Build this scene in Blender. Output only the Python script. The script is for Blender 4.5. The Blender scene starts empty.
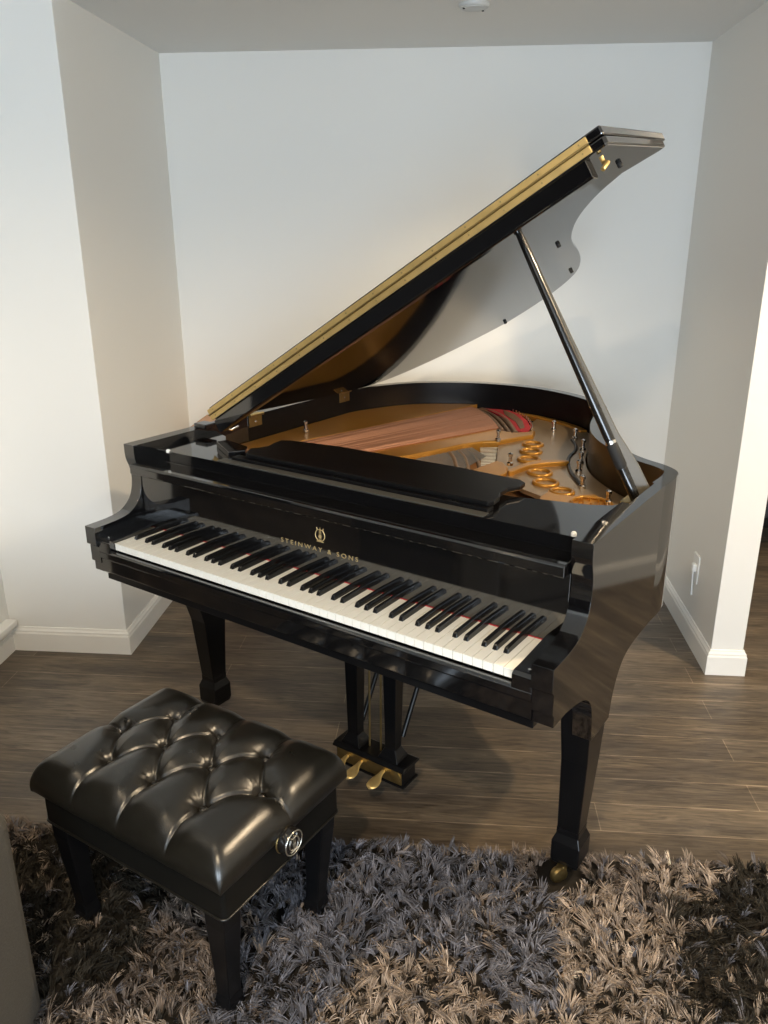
import bpy, bmesh, math, random
import numpy as np
from mathutils import Vector, Matrix
random.seed(7); rng = np.random.default_rng(7)
C = bpy.context.scene.collection
S = bpy.context.scene
PI = math.pi

# ------------------------------------------------------------------ materials
def new_mat(name):
    m = bpy.data.materials.new(name); m.use_nodes = True
    nt = m.node_tree; b = nt.nodes['Principled BSDF']
    return m, nt, b
def simple(name, col, rough=.5, metal=0., ior=1.5, coat=0., bump=None, var=0., vscale=8., emit=None, spec=.5):
    m, nt, b = new_mat(name)
    b.inputs['Base Color'].default_value = (*col, 1)
    b.inputs['Roughness'].default_value = rough
    b.inputs['Metallic'].default_value = metal
    b.inputs['IOR'].default_value = ior
    b.inputs['Coat Weight'].default_value = coat
    b.inputs['Coat Roughness'].default_value = .05
    b.inputs['Specular IOR Level'].default_value = spec
    tc = nt.nodes.new('ShaderNodeTexCoord')
    if var:
        n = nt.nodes.new('ShaderNodeTexNoise'); n.inputs['Scale'].default_value = vscale; n.inputs['Detail'].default_value = 4
        nt.links.new(tc.outputs['Object'], n.inputs['Vector'])
        mx = nt.nodes.new('ShaderNodeMix'); mx.data_type = 'RGBA'
        mx.inputs['A'].default_value = (*[c*(1-var) for c in col], 1); mx.inputs['B'].default_value = (*[min(1, c*(1+var)) for c in col], 1)
        nt.links.new(n.outputs['Fac'], mx.inputs['Factor']); nt.links.new(mx.outputs['Result'], b.inputs['Base Color'])
    if bump:
        n = nt.nodes.new('ShaderNodeTexNoise'); n.inputs['Scale'].default_value = bump[0]; n.inputs['Detail'].default_value = 3
        nt.links.new(tc.outputs['Object'], n.inputs['Vector'])
        bp = nt.nodes.new('ShaderNodeBump'); bp.inputs['Strength'].default_value = bump[1]; bp.inputs['Distance'].default_value = bump[2]
        nt.links.new(n.outputs['Fac'], bp.inputs['Height']); nt.links.new(bp.outputs['Normal'], b.inputs['Normal'])
    return m

M = {}
M['lacquer'] = simple('black_lacquer', (.004, .004, .0045), .06, ior=2.05, bump=(3, .015, .01))
M['satin'] = simple('black_satin', (.004, .004, .0045), .3, ior=1.45, spec=.35)
M['case_in'] = simple('dark_veneer', (.030, .018, .008), .3, var=.4, vscale=6)
M['keywhite'] = simple('key_ivory', (.90, .885, .81), .22, coat=.3)
M['ebony'] = simple('key_ebony', (.008, .008, .008), .25)
M['felt'] = simple('red_felt', (.38, .02, .03), .95, var=.3, vscale=60)
M['brass'] = simple('brass', (.70, .50, .20), .40, .75, var=.25, vscale=30)
M['brass_dull'] = simple('brass_aged', (.40, .29, .12), .42, 1.0, var=.3, vscale=40)
M['gold'] = simple('plate_gold', (.45, .215, .035), .28, .5, var=.12, vscale=10)
M['web'] = simple('plate_gold_grey_reflection', (.31, .22, .13), .30, .5, var=.12, vscale=9)  # plate gold with the lid and wall's grey reflection put into its colour
M['steel'] = simple('nickel', (.75, .74, .72), .2, 1.0)
M['wire'] = simple('steel_wire', (.35, .33, .30), .35, 1.0)
M['copper'] = simple('copper_winding', (.33, .165, .105), .45, .5)
M['spruce'] = simple('soundboard_spruce', (.30, .15, .06), .4, var=.3, vscale=20)
M['bridge'] = simple('maple_bridge', (.16, .10, .06), .5, var=.3, vscale=40)
M['rubber'] = simple('black_rubber', (.01, .01, .01), .7)
M['white_plastic'] = simple('white_plastic', (.8, .8, .77), .35)
M['silver'] = simple('silver_mark', (.8, .78, .7), .3, 1.0)
M['goldleaf'] = simple('gold_leaf', (.62, .48, .24), .45, .6)
M['prop'] = simple('prop_lacquer', (.010, .009, .008), .16, ior=1.6)
M['propwood'] = simple('prop_side', (.10, .085, .06), .3, var=.1)
M['wall'] = simple('wall_paint', (.78, .772, .738), .85, bump=(120, .03, .002))
M['ceil'] = simple('ceiling_paint', (.74, .74, .72), .9)
M['added_dark'] = simple('added_room_dark', (.035, .035, .036), .9)  # near-black for the added room only
M['trim'] = simple('trim_paint', (.84, .83, .79), .4)
M['sofa'] = simple('grey_weave', (.060, .054, .044), .95, var=.35, vscale=220, bump=(300, .5, .002))
M['tanwood'] = simple('tan_wood', (.46, .27, .16), .6, var=.25, vscale=25)
M['dark_fabric'] = simple('charcoal_fabric', (.03, .032, .04), .9, var=.3, vscale=40)
M['lampglass'] = simple('lamp_lens', (.55, .56, .55), .4)

def leather():
    m, nt, b = new_mat('black_leather')
    b.inputs['Base Color'].default_value = (.009, .0078, .0055, 1); b.inputs['Roughness'].default_value = .36
    b.inputs['IOR'].default_value = 1.65
    tc = nt.nodes.new('ShaderNodeTexCoord')
    v = nt.nodes.new('ShaderNodeTexVoronoi'); v.inputs['Scale'].default_value = 380
    n = nt.nodes.new('ShaderNodeTexNoise'); n.inputs['Scale'].default_value = 14; n.inputs['Detail'].default_value = 4
    mr = nt.nodes.new('ShaderNodeMapRange'); mr.inputs['To Min'].default_value = .22; mr.inputs['To Max'].default_value = .38
    nt.links.new(tc.outputs['Object'], v.inputs['Vector']); nt.links.new(tc.outputs['Object'], n.inputs['Vector'])
    nt.links.new(n.outputs['Fac'], mr.inputs['Value']); nt.links.new(mr.outputs['Result'], b.inputs['Roughness'])
    bp = nt.nodes.new('ShaderNodeBump'); bp.inputs['Strength'].default_value = .12; bp.inputs['Distance'].default_value = .001
    nt.links.new(v.outputs['Distance'], bp.inputs['Height']); nt.links.new(bp.outputs['Normal'], b.inputs['Normal'])
    return m
M['leather'] = leather()
M['apron_leather'] = simple('leather_apron', (.006, .0055, .0045), .45, ior=1.4, spec=.3)

def floor_mat():
    m, nt, b = new_mat('wood_plank_floor')
    tc = nt.nodes.new('ShaderNodeTexCoord')
    mp = nt.nodes.new('ShaderNodeMapping'); mp.inputs['Location'].default_value = (.35, -.014, 0)
    nt.links.new(tc.outputs['Object'], mp.inputs['Vector'])
    br = nt.nodes.new('ShaderNodeTexBrick'); br.offset = .37; br.offset_frequency = 2
    br.inputs['Scale'].default_value = 1; br.inputs['Brick Width'].default_value = 1.25; br.inputs['Row Height'].default_value = .1155
    br.inputs['Mortar Size'].default_value = .0014; br.inputs['Mortar Smooth'].default_value = .1; br.inputs['Bias'].default_value = 0
    br.inputs['Color1'].default_value = (.138, .112, .085, 1); br.inputs['Color2'].default_value = (.200, .167, .130, 1)
    br.inputs['Mortar'].default_value = (.34, .285, .22, 1)
    nt.links.new(mp.outputs['Vector'], br.inputs['Vector'])
    mp2 = nt.nodes.new('ShaderNodeMapping'); mp2.inputs['Scale'].default_value = (2.6, 26, 1)
    nt.links.new(tc.outputs['Object'], mp2.inputs['Vector'])
    n = nt.nodes.new('ShaderNodeTexNoise'); n.inputs['Scale'].default_value = 2.6; n.inputs['Detail'].default_value = 8; n.inputs['Distortion'].default_value = 1.4; n.inputs['Roughness'].default_value = .62
    nt.links.new(mp2.outputs['Vector'], n.inputs['Vector'])
    cr = nt.nodes.new('ShaderNodeValToRGB')
    cr.color_ramp.elements[0].position = .3; cr.color_ramp.elements[0].color = (.36, .34, .32, 1)
    cr.color_ramp.elements[1].position = .72; cr.color_ramp.elements[1].color = (1.25, 1.22, 1.18, 1)
    nt.links.new(n.outputs['Fac'], cr.inputs['Fac'])
    mx = nt.nodes.new('ShaderNodeMix'); mx.data_type = 'RGBA'; mx.blend_type = 'MULTIPLY'; mx.inputs['Factor'].default_value = 1
    nt.links.new(br.outputs['Color'], mx.inputs['A']); nt.links.new(cr.outputs['Color'], mx.inputs['B'])
    # blotchy wear over the planks
    n2 = nt.nodes.new('ShaderNodeTexNoise'); n2.inputs['Scale'].default_value = 2.2; n2.inputs['Detail'].default_value = 5
    mp3 = nt.nodes.new('ShaderNodeMapping'); mp3.inputs['Scale'].default_value = (1, 4.5, 1)
    nt.links.new(tc.outputs['Object'], mp3.inputs['Vector']); nt.links.new(mp3.outputs['Vector'], n2.inputs['Vector'])
    cr2 = nt.nodes.new('ShaderNodeValToRGB'); cr2.color_ramp.elements[0].position = .32; cr2.color_ramp.elements[0].color = (.55, .55, .57, 1)
    cr2.color_ramp.elements[1].position = .68; cr2.color_ramp.elements[1].color = (1.25, 1.2, 1.1, 1)
    nt.links.new(n2.outputs['Fac'], cr2.inputs['Fac'])
    mx2 = nt.nodes.new('ShaderNodeMix'); mx2.data_type = 'RGBA'; mx2.blend_type = 'MULTIPLY'; mx2.inputs['Factor'].default_value = 1
    nt.links.new(mx.outputs['Result'], mx2.inputs['A']); nt.links.new(cr2.outputs['Color'], mx2.inputs['B'])
    nt.links.new(mx2.outputs['Result'], b.inputs['Base Color'])
    b.inputs['Roughness'].default_value = .42
    bp = nt.nodes.new('ShaderNodeBump'); bp.inputs['Strength'].default_value = .12; bp.inputs['Distance'].default_value = .003
    nt.links.new(n.outputs['Fac'], bp.inputs['Height']); nt.links.new(bp.outputs['Normal'], b.inputs['Normal'])
    return m
M['floor'] = floor_mat()

def rug_mat():
    m, nt, b = new_mat('shag_pile')
    at = nt.nodes.new('ShaderNodeAttribute'); at.attribute_name = 'tint'; at.attribute_type = 'GEOMETRY'
    nt.links.new(at.outputs['Color'], b.inputs['Base Color'])
    b.inputs['Roughness'].default_value = .9
    b.inputs['Specular IOR Level'].default_value = .2
    return m
M['rug'] = rug_mat()

# ------------------------------------------------------------------ mesh helpers
class MB:
    def __init__(s): s.v = []; s.f = []
    def add(s, vs, fs):
        o = len(s.v); s.v += [tuple(x) for x in vs]; s.f += [[i+o for i in f] for f in fs]; return s
    def box(s, x0, x1, y0, y1, z0, z1):
        return s.add([(x, y, z) for z in (z0, z1) for y in (y0, y1) for x in (x0, x1)],
                     [(0, 2, 3, 1), (4, 5, 7, 6), (0, 1, 5, 4), (2, 6, 7, 3), (0, 4, 6, 2), (1, 3, 7, 5)])
    def prism(s, poly, a, b, axis='z', caps=True):
        def P(p, h):
            if axis == 'z': return (p[0], p[1], h)
            if axis == 'x': return (h, p[0], p[1])
            return (p[0], h, p[1])
        n = len(poly)
        vs = [P(p, a) for p in poly] + [P(p, b) for p in poly]
        fs = [(i, (i+1) % n, n+(i+1) % n, n+i) for i in range(n)]
        if caps: fs += [tuple(range(n-1, -1, -1)), tuple(range(n, 2*n))]
        return s.add(vs, fs)
    def taper(s, c0, c1, z0, z1):   # c = (x0,x1,y0,y1)
        vs = [(c0[0], c0[2], z0), (c0[1], c0[2], z0), (c0[1], c0[3], z0), (c0[0], c0[3], z0),
              (c1[0], c1[2], z1), (c1[1], c1[2], z1), (c1[1], c1[3], z1), (c1[0], c1[3], z1)]
        return s.add(vs, [(3, 2, 1, 0), (4, 5, 6, 7), (0, 1, 5, 4), (1, 2, 6, 5), (2, 3, 7, 6), (3, 0, 4, 7)])
    def loft(s, sections):          # list of (cx, cy, hx, hy, z) square sections
        k = len(sections); vs = []
        for cx, cy, hx, hy, z in sections:
            vs += [(cx-hx, cy-hy, z), (cx+hx, cy-hy, z), (cx+hx, cy+hy, z), (cx-hx, cy+hy, z)]
        fs = [(3, 2, 1, 0), tuple(4*(k-1)+i for i in range(4))]
        for j in range(k-1):
            for i in range(4): fs.append((4*j+i, 4*j+(i+1) % 4, 4*j+4+(i+1) % 4, 4*j+4+i))
        return s.add(vs, fs)
    def tube(s, pts, r, n=8, closed=False):
        pts = [Vector(p) for p in pts]; k = len(pts); rs = r if isinstance(r, (list, tuple)) else [r]*k
        vs = []; up = Vector((0, 0, 1)); prev = None
        for i, p in enumerate(pts):
            if closed: t = pts[(i+1) % k]-pts[i-1]
            else: t = pts[min(i+1, k-1)]-pts[max(i-1, 0)]
            t.normalize()
            if prev is None:
                a = t.cross(up)
                if a.length < 1e-3: a = t.cross(Vector((1, 0, 0)))
            else: a = prev - t*prev.dot(t)
            a.normalize(); prev = a; b = t.cross(a)
            for j in range(n):
                th = 2*PI*j/n; vs.append(p+(a*math.cos(th)+b*math.sin(th))*rs[i])
        fs = []
        for i in range(k if closed else k-1):
            for j in range(n):
                i2 = (i+1) % k
                fs.append((i*n+j, i*n+(j+1) % n, i2*n+(j+1) % n, i2*n+j))
        if not closed: fs += [tuple(range(n-1, -1, -1)), tuple((k-1)*n+j for j in range(n))]
        return s.add(vs, fs)
    def lathe(s, prof, n=20, c=(0, 0, 0), axis=(0, 0, 1)):
        q = Vector((0, 0, 1)).rotation_difference(Vector(axis)); c = Vector(c); k = len(prof)
        vs = [c+q @ Vector((r*math.cos(2*PI*j/n), r*math.sin(2*PI*j/n), h)) for r, h in prof for j in range(n)]
        fs = [(i*n+j, i*n+(j+1) % n, (i+1)*n+(j+1) % n, (i+1)*n+j) for i in range(k-1) for j in range(n)]
        fs += [tuple(range(n-1, -1, -1)), tuple((k-1)*n+j for j in range(n))]
        return s.add(vs, fs)
    def build(s, name, mat, parent=None, bevel=0, smooth=None, seg=2, loc=None):
        me = bpy.data.meshes.new(name); me.from_pydata([tuple(v) for v in s.v], [], s.f)
        bm = bmesh.new(); bm.from_mesh(me); bmesh.ops.recalc_face_normals(bm, faces=bm.faces); bm.to_mesh(me); bm.free()
        for mm in (mat if isinstance(mat, list) else [mat]): me.materials.append(mm)
        o = bpy.data.objects.new(name, me); C.objects.link(o)
        if parent: o.parent = parent
        if loc: o.location = loc
        if bevel:
            md = o.modifiers.new('soft_edge', 'BEVEL'); md.width = bevel; md.segments = seg; md.limit_method = 'ANGLE'; md.angle_limit = math.radians(35)
        if smooth:
            me.polygons.foreach_set('use_smooth', [True]*len(me.polygons))
            me.set_sharp_from_angle(angle=math.radians(smooth))
        me.update(); return o
def tag(o, label=None, cat=None, group=None, kind=None):
    for k, v in (('label', label), ('category', cat), ('group', group), ('kind', kind)):
        if v: o[k] = v
    return o
def empty(name, loc, rz=0):
    o = bpy.data.objects.new(name, None); o.location = loc; o.rotation_euler = (0, 0, rz); o.empty_display_size = .1; C.objects.link(o); return o
def copy_of(o, name=None, parent=None, loc=None):
    c = o.copy(); C.objects.link(c)
    if parent: c.parent = parent
    if loc is not None: c.location = loc
    return c
def smooth_poly(pts, it=2, closed=False):   # chaikin
    pts = [np.array(p, float) for p in pts]
    for _ in range(it):
        out = [] if closed else [pts[0]]
        for a, b in zip(pts, pts[1:]+([pts[0]] if closed else [])):
            out += [a*.75+b*.25, a*.25+b*.75]
        if not closed: out.append(pts[-1])
        pts = out
    return [tuple(p) for p in pts]
def offset_path(path, d):
    p = np.array(path, float); t = np.gradient(p, axis=0); n = np.stack([-t[:, 1], t[:, 0]], 1)
    n /= np.linalg.norm(n, axis=1)[:, None]; return [tuple(x) for x in p+n*d]

# ------------------------------------------------------------------ camera
f_px = 811.17; pitch, yaw, roll, CH = .3345, .0851, -.0028, 1.561
cy, sy, cp, sp = math.cos(yaw), math.sin(yaw), math.cos(pitch), math.sin(pitch)
fw = Vector((-sy*cp, cy*cp, -sp)); r_ = Vector((cy, sy, 0)); u_ = r_.cross(fw)
cr, sr = math.cos(roll), math.sin(roll)
r2 = r_*cr+u_*sr; u2 = u_*cr-r_*sr
cam = bpy.data.cameras.new('camera'); co = bpy.data.objects.new('camera', cam); C.objects.link(co)
co.matrix_world = Matrix(((r2.x, u2.x, -fw.x, 0), (r2.y, u2.y, -fw.y, 0), (r2.z, u2.z, -fw.z, CH), (0, 0, 0, 1)))
cam.sensor_width = 36; cam.sensor_fit = 'AUTO'; cam.lens = f_px/1024*36; cam.clip_start = .02
S.camera = co

# ------------------------------------------------------------------ room
XL, XR, YB, ZC, YL, XLL, YR, XRR = -1.2352, .9733, 3.6711, 2.2491, 2.725, -1.705, 2.748, 1.088
XH = 1.80            # far side of the hallway
Y0, Y1 = -3.2, 6.2
def struct(name, mb, mat, bevel=0, smooth=None):
    return tag(mb.build(name, mat, None, bevel, smooth), kind='structure')
struct('floor', MB().box(XLL-.2, XH+.2, Y0-.2, Y1+.2, -.08, 0), M['floor'])
ZM, YH = 2.55, 2.80      # main room ceiling, and where the lower alcove ceiling begins
struct('ceiling', MB().box(XLL-.2, XH+.2, Y0-.2, YH+.05, ZM, ZM+.08), M['ceil'])
struct('ceiling_alcove', MB().box(XLL-.2, XH+.2, YH, Y1+.2, ZC, ZM+.08), M['ceil'])
struct('wall_back', MB().box(XL-.02, XR+.02, YB, YB+.1, 0, ZC), M['wall'])
struct('wall_left_return', MB().box(XLL-.02, XL, YL, YB+.1, 0, ZM), M['wall'], bevel=.002)
struct('wall_left', MB().box(XLL-.12, XLL, 1.95, YL+.3, 0, ZM).box(XLL-.12, XLL, Y0, -2.3, 0, ZM).box(XLL-.12, XLL, -2.3, 1.95, 2.12, ZM), M['wall'])  # opening added so the front lacquer mirrors a dark space
struct('wall_added_dark_room', MB().box(-4.2, -4.1, -2.5, 2.15, 0, ZC).box(-4.1, XLL-.12, 2.05, 2.15, 0, ZC).box(-4.1, XLL-.12, -2.5, -2.4, 0, ZC), M['added_dark'])  # unseen dark room, added to keep reflections in the piano front black
struct('floor_added_dark_room', MB().box(-4.2, XLL-.2, -2.5, 2.15, -.08, 0), M['floor'])
struct('ceiling_added_dark_room', MB().box(-4.2, XLL-.2, -2.5, 2.15, ZC, ZC+.08), M['added_dark'])
struct('wall_right_partition', MB().box(XR, XRR, YR, Y1, 0, ZM), M['wall'], bevel=.002)
struct('wall_right', MB().box(XH, XH+.12, Y0, Y1, 0, ZM), M['wall'])
struct('wall_hall_end', MB().box(XRR, XH, Y1-.1, Y1, 0, ZC), M['wall'])
# wall behind the camera with a wide window opening
wb = MB(); WX0, WX1, WZ0, WZ1 = -1.2, 1.35, .55, 2.05
wb.box(XLL, WX0, Y0, Y0+.12, 0, ZM).box(WX1, XH, Y0, Y0+.12, 0, ZM).box(WX0, WX1, Y0, Y0+.12, 0, WZ0).box(WX0, WX1, Y0, Y0+.12, WZ1, ZM)
struct('wall_behind', wb, M['wall'])
wf = MB()
for x in (WX0, -.35, .5, WX1-.05): wf.box(x, x+.05, Y0+.02, Y0+.08, WZ0, WZ1)
for z in (WZ0, WZ1-.05): wf.box(WX0, WX1, Y0+.02, Y0+.08, z, z+.05)
struct('window_1', wf, M['trim'])
def skirting(name, p0, p1, n, h=.1, t=.014, m0=0, m1=0):   # p0->p1 wall line, n = outward normal
    p0, p1, n = Vector(p0), Vector(p1), Vector(n)
    prof = [(0, 0), (t, 0), (t, h*.74), (t*.8, h*.80), (t*.8, h*.86), (t*.45, h*.93), (t*.3, h), (0, h)]
    k = len(prof); vs = []
    al = (p1-p0).normalized()
    for p, m in ((p0, -m0), (p1, m1)):
        for d, z in prof: vs.append((p.x+n.x*d+al.x*m*d, p.y+n.y*d+al.y*m*d, z))
    mb = MB().add(vs, [(i, (i+1) % k, k+(i+1) % k, k+i) for i in range(k)]+[tuple(range(k)), tuple(range(2*k-1, k-1, -1))])
    return struct(name, mb, M['trim'])
skirting('baseboard_back', (XL, YB, 0), (XR, YB, 0), (0, -1, 0), m0=-1, m1=-1)
skirting('baseboard_left', (XL, YB, 0), (XL, YL, 0), (1, 0, 0), m0=-1, m1=1)
skirting('baseboard_left_front', (XLL, YL, 0), (XL, YL, 0), (0, -1, 0), m1=1)
skirting('baseboard_right', (XR, YR, 0), (XR, YB, 0), (-1, 0, 0), m0=1, m1=-1)
skirting('baseboard_right_front', (XR, YR, 0), (XRR, YR, 0), (0, -1, 0), m0=1, m1=1)
skirting('baseboard_hall_left', (XRR, YR, 0), (XRR, Y1-.1, 0), (1, 0, 0), m0=1)
skirting('baseboard_hall_right', (XH, Y0, 0), (XH, Y1-.1, 0), (-1, 0, 0))
skirting('baseboard_left_room', (XLL, 1.95, 0), (XLL, YL, 0), (1, 0, 0), h=.085)
struct('trim_1', MB().box(XLL, XLL+.045, 1.97, YL-.02, .115, .14).box(XLL, XLL+.02, 1.97, YL-.02, .085, .115), M['trim'], bevel=.004)

# ceiling fixture
lt = empty('ceiling_fixture', (.038, 3.023, ZC))
tag(lt, 'small round grey flush fixture set in the white ceiling', 'ceiling fixture')
MB().lathe([(.05, 0), (.05, -.006), (.046, -.011), (.040, -.012)], 28).build('rim', M['lampglass'], lt, smooth=40)
MB().lathe([(.040, -.009), (.040, -.014), (.02, -.017), (.0, -.018)], 28).build('lens', M['lampglass'], lt, smooth=40)
for a in (.6, 3.6): MB().lathe([(.004, -.012), (.004, -.017), (.0, -.018)], 8, (.036*math.cos(a), .036*math.sin(a), 0)).build('screw', M['rubber'], lt)

# outlet with plugged in cord on the right alcove wall
ot = empty('wall_outlet', (XR, 3.03, .305))
tag(ot, 'white wall outlet with a plug and short hanging lead beside the piano', 'outlet')
MB().box(-.006, 0, -.036, .036, -.057, .057).build('cover_plate', M['white_plastic'], ot, bevel=.003)
pl = MB().box(-.022, -.005, -.022, .006, -.012, .022).build('plug', M['white_plastic'], ot, bevel=.006)
MB().tube([(-.016, -.012, .0), (-.016, -.014, -.03), (-.014, -.016, -.08), (-.012, -.016, -.108)], [.004, .0035, .0035, .0045], 8).build('lead', M['white_plastic'], ot, smooth=60)

# tan wooden box standing behind the piano against the back wall
tb = empty('side_cabinet', (-1.04, 3.55, 0))
tag(tb, 'tan wooden cabinet top peeking out behind the piano in the left alcove corner', 'cabinet')
MB().prism([(-.13, 0), (.13, 0), (.13, .748), (-.10, .748), (-.13, .728)], -.1, .1, 'y').build('carcass', M['tanwood'], tb, bevel=.004)
MB().box(-.12, .12, -.112, -.1, .04, .69).build('door', M['tanwood'], tb, bevel=.003)

# dark stool in the hallway
hs = empty('upholstered_stool', (1.655, 4.22, 0))
tag(hs, 'dark upholstered stool in the hallway beyond the right partition', 'stool')
MB().box(-.13, .13, -.2, .2, .17, .38).build('seat_cushion', M['dark_fabric'], hs, bevel=.03, seg=3)
MB().box(-.12, .12, -.19, .19, .12, .17).build('seat_frame', M['satin'], hs, bevel=.004)
for sx, sy_ in ((-.08, -.17), (.07, -.17), (-.08, .17), (.07, .17)):
    MB().loft([(sx, sy_, .014, .014, 0), (sx, sy_, .02, .02, .13)]).build('leg', M['satin'], hs)

# sofa end at the lower left
so = empty('sofa', (-1.22, .35, 0))
tag(so, 'grey woven sofa whose end stands at the lower left beside the rug', 'sofa')
MB().box(-.42, .432, .62, .82, .07, .572).build('armrest', M['sofa'], so, bevel=.035, seg=4)
MB().box(-.42, .40, -1.0, .62, .07, .27).build('base', M['sofa'], so, bevel=.015)
MB().box(-.20, .41, -.98, .61, .27, .42).build('seat_cushion', M['sofa'], so, bevel=.04, seg=4)
MB().box(-.42, -.21, -1.0, .62, .27, .74).build('backrest', M['sofa'], so, bevel=.05, seg=4)
for sx, sy_ in ((.33, .74), (-.35, .74), (.33, -.92), (-.35, -.92)):
    MB().loft([(sx, sy_, .018, .018, 0), (sx, sy_, .026, .026, .075)]).build('leg', M['satin'], so)

# ------------------------------------------------------------------ rug
def make_rug():
    x0, x1, y0, y1 = -1.62, 1.75, .25, 1.735
    base = MB().box(x0, x1, y0, y1, .001, .012)
    def fbm(x, y, sc, seed):
        r = np.random.default_rng(seed); out = np.zeros_like(x); amp = 1
        for o in range(3):
            g = r.random((64, 64)); u = (x*sc) % 63; v = (y*sc) % 63
            i = u.astype(int); j = v.astype(int); fx = u-i; fy = v-j
            fx = fx*fx*(3-2*fx); fy = fy*fy*(3-2*fy); i1 = (i+1) % 64; j1 = (j+1) % 64
            out += amp*((g[i, j]*(1-fx)+g[i1, j]*fx)*(1-fy)+(g[i, j1]*(1-fx)+g[i1, j1]*fx)*fy); amp *= .5; sc *= 2.1
        return out/1.75
    # tufts: each a little sheaf of ribbons
    sp_ = .0146
    gx, gy = np.meshgrid(np.arange(x0+.01, x1, sp_), np.arange(y0+.01, y1, sp_))
    tx = gx.ravel()+rng.normal(0, .006, gx.size); ty = gy.ravel()+rng.normal(0, .006, gx.size)
    cthr, sthr = math.cos(-.519), math.sin(-.519)
    feet = [(-.9248+cthr*px-sthr*py, 2.032+sthr*px+cthr*py, rr) for px, py, rr in ((1.250, .300, .062), (1.245, .262, .045))]
    keep = np.ones(tx.size, bool)
    for fx, fy, fr in feet: keep &= np.hypot(tx-fx, ty-fy) > fr
    tx, ty = tx[keep], ty[keep]
    nt = tx.size
    # pigment regions: tan, blue-grey, dark brown/black; left dark blob also holds painted sofa and bench shade
    # tan patches centred as in the place itself
    def blob(cx, cy, rx, ry, rot=0):
        c, s = math.cos(rot), math.sin(rot); dx, dy = tx-cx, ty-cy
        return np.clip(1.25-np.sqrt(((c*dx+s*dy)/rx)**2+((-s*dx+c*dy)/ry)**2), 0, 1)
    n1 = fbm(tx+5, ty+5, 6, 1); n2 = fbm(tx+9, ty+3, 14, 2); n3 = fbm(tx+2, ty+8, 5, 3)
    tan = np.maximum.reduce([blob(-.02, 1.18, .33, .24), blob(.42, 1.42, .20, .24, .5)*.85, blob(.62, 1.16, .16, .12)*.8, blob(-.66, 1.10, .22, .11)*.9, blob(.62, 1.66, .16, .08)*.7, blob(-.28, 1.60, .06, .04)*.9])
    blue = np.maximum.reduce([blob(-.10, 1.56, .40, .20), blob(-.32, 1.30, .15, .28, -.2)*.95, blob(.16, 1.42, .16, .20)*.85])
    dark = np.maximum.reduce([blob(.78, 1.50, .22, .26), blob(-.92, 1.45, .28, .30)*1., blob(.58, 1.36, .12, .16)*.8, blob(.90, 1.22, .2, .16)*.8])
    w = np.stack([tan*1.5+.05+(n1-.5)*.55, blue*1.35+.05+(n2-.5)*.7, dark*1.4+.05+(n3-.5)*.6+(n2-.5)*.35, np.full(nt, .42)+(n2-.5)*.3], 1)
    k = w.argmax(1)
    pal = np.array([(.31, .248, .197), (.142, .139, .155), (.028, .024, .018), (.158, .127, .106)])
    tcol = pal[k]*np.exp(rng.normal(0, .30, (nt, 1)))
    alt = rng.random(nt) < .20
    tcol[alt] = pal[rng.integers(0, 4, alt.sum())]*(1+rng.normal(0, .12, (alt.sum(), 1)))
    lean = np.stack([fbm(tx, ty+20, 22, 11)-.5, fbm(tx+30, ty, 22, 12)-.5], 1)*1.9+rng.normal(0, .55, (nt, 2))
    hgt = .015+.011*fbm(tx+3, ty+3, 26, 13)
    nb = 13
    N = nt*nb; ti = np.repeat(np.arange(nt), nb)
    ang = rng.random(N)*2*PI; rad = rng.random(N)**.5*.0048
    bx = tx[ti]+np.cos(ang)*rad; by = ty[ti]+np.sin(ang)*rad
    d = np.stack([np.cos(ang), np.sin(ang)], 1)*(rng.random(N)*.40+.05)[:, None]+lean[ti]+rng.normal(0, .07, (N, 2))
    L = hgt[ti]*(.75+.5*rng.random(N))
    wd = .0009+.0008*rng.random(N)
    a2 = ang+PI/2+rng.normal(0, .6, N); side = np.stack([np.cos(a2), np.sin(a2), np.zeros(N)], 1)*wd[:, None]
    P0 = np.stack([bx, by, np.full(N, .010)], 1)
    P1 = P0+np.stack([d[:, 0]*L*.35, d[:, 1]*L*.35, L*.58], 1)
    P2 = P0+np.stack([d[:, 0]*L*.85, d[:, 1]*L*.85, L*.92], 1)
    P3 = P0+np.stack([d[:, 0]*L*1.15, d[:, 1]*L*1.15, L*1.0], 1)
    V = np.stack([P0-side*.8, P0+side*.8, P1-side, P1+side, P2-side*.8, P2+side*.8, P3], 1).reshape(-1, 3)
    bcol = np.clip(tcol[ti]*(1+rng.normal(0, .13, (N, 1))), .01, .8)
    nb_v = len(base.v)
    allv = np.vstack([np.array(base.v), V]); me = bpy.data.meshes.new('shag_rug')
    o7 = nb_v+7*np.arange(N)
    quads = np.concatenate([np.stack([o7, o7+1, o7+3, o7+2], 1), np.stack([o7+2, o7+3, o7+5, o7+4], 1)])
    tris = np.stack([o7+4, o7+5, o7+6], 1)
    bq = np.array(base.f)
    loops = np.concatenate([bq.ravel(), quads.ravel(), tris.ravel()])
    nq = len(bq)+len(quads)
    starts = np.concatenate([np.arange(nq)*4, nq*4+np.arange(len(tris))*3])
    me.vertices.add(len(allv)); me.vertices.foreach_set('co', allv.ravel().astype(np.float32))
    me.loops.add(len(loops)); me.loops.foreach_set('vertex_index', loops.astype(np.int32))
    me.polygons.add(len(starts)); me.polygons.foreach_set('loop_start', starts.astype(np.int32))
    at = me.attributes.new('tint', 'FLOAT_COLOR', 'POINT')
    col = np.ones((len(allv), 4), np.float32); col[:nb_v, :3] = (.028, .024, .020)
    col[nb_v:, :3] = np.repeat(bcol, 7, axis=0)
    at.data.foreach_set('color', col.ravel())
    me.materials.append(M['rug']); me.update(calc_edges=True); me.validate()
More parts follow.
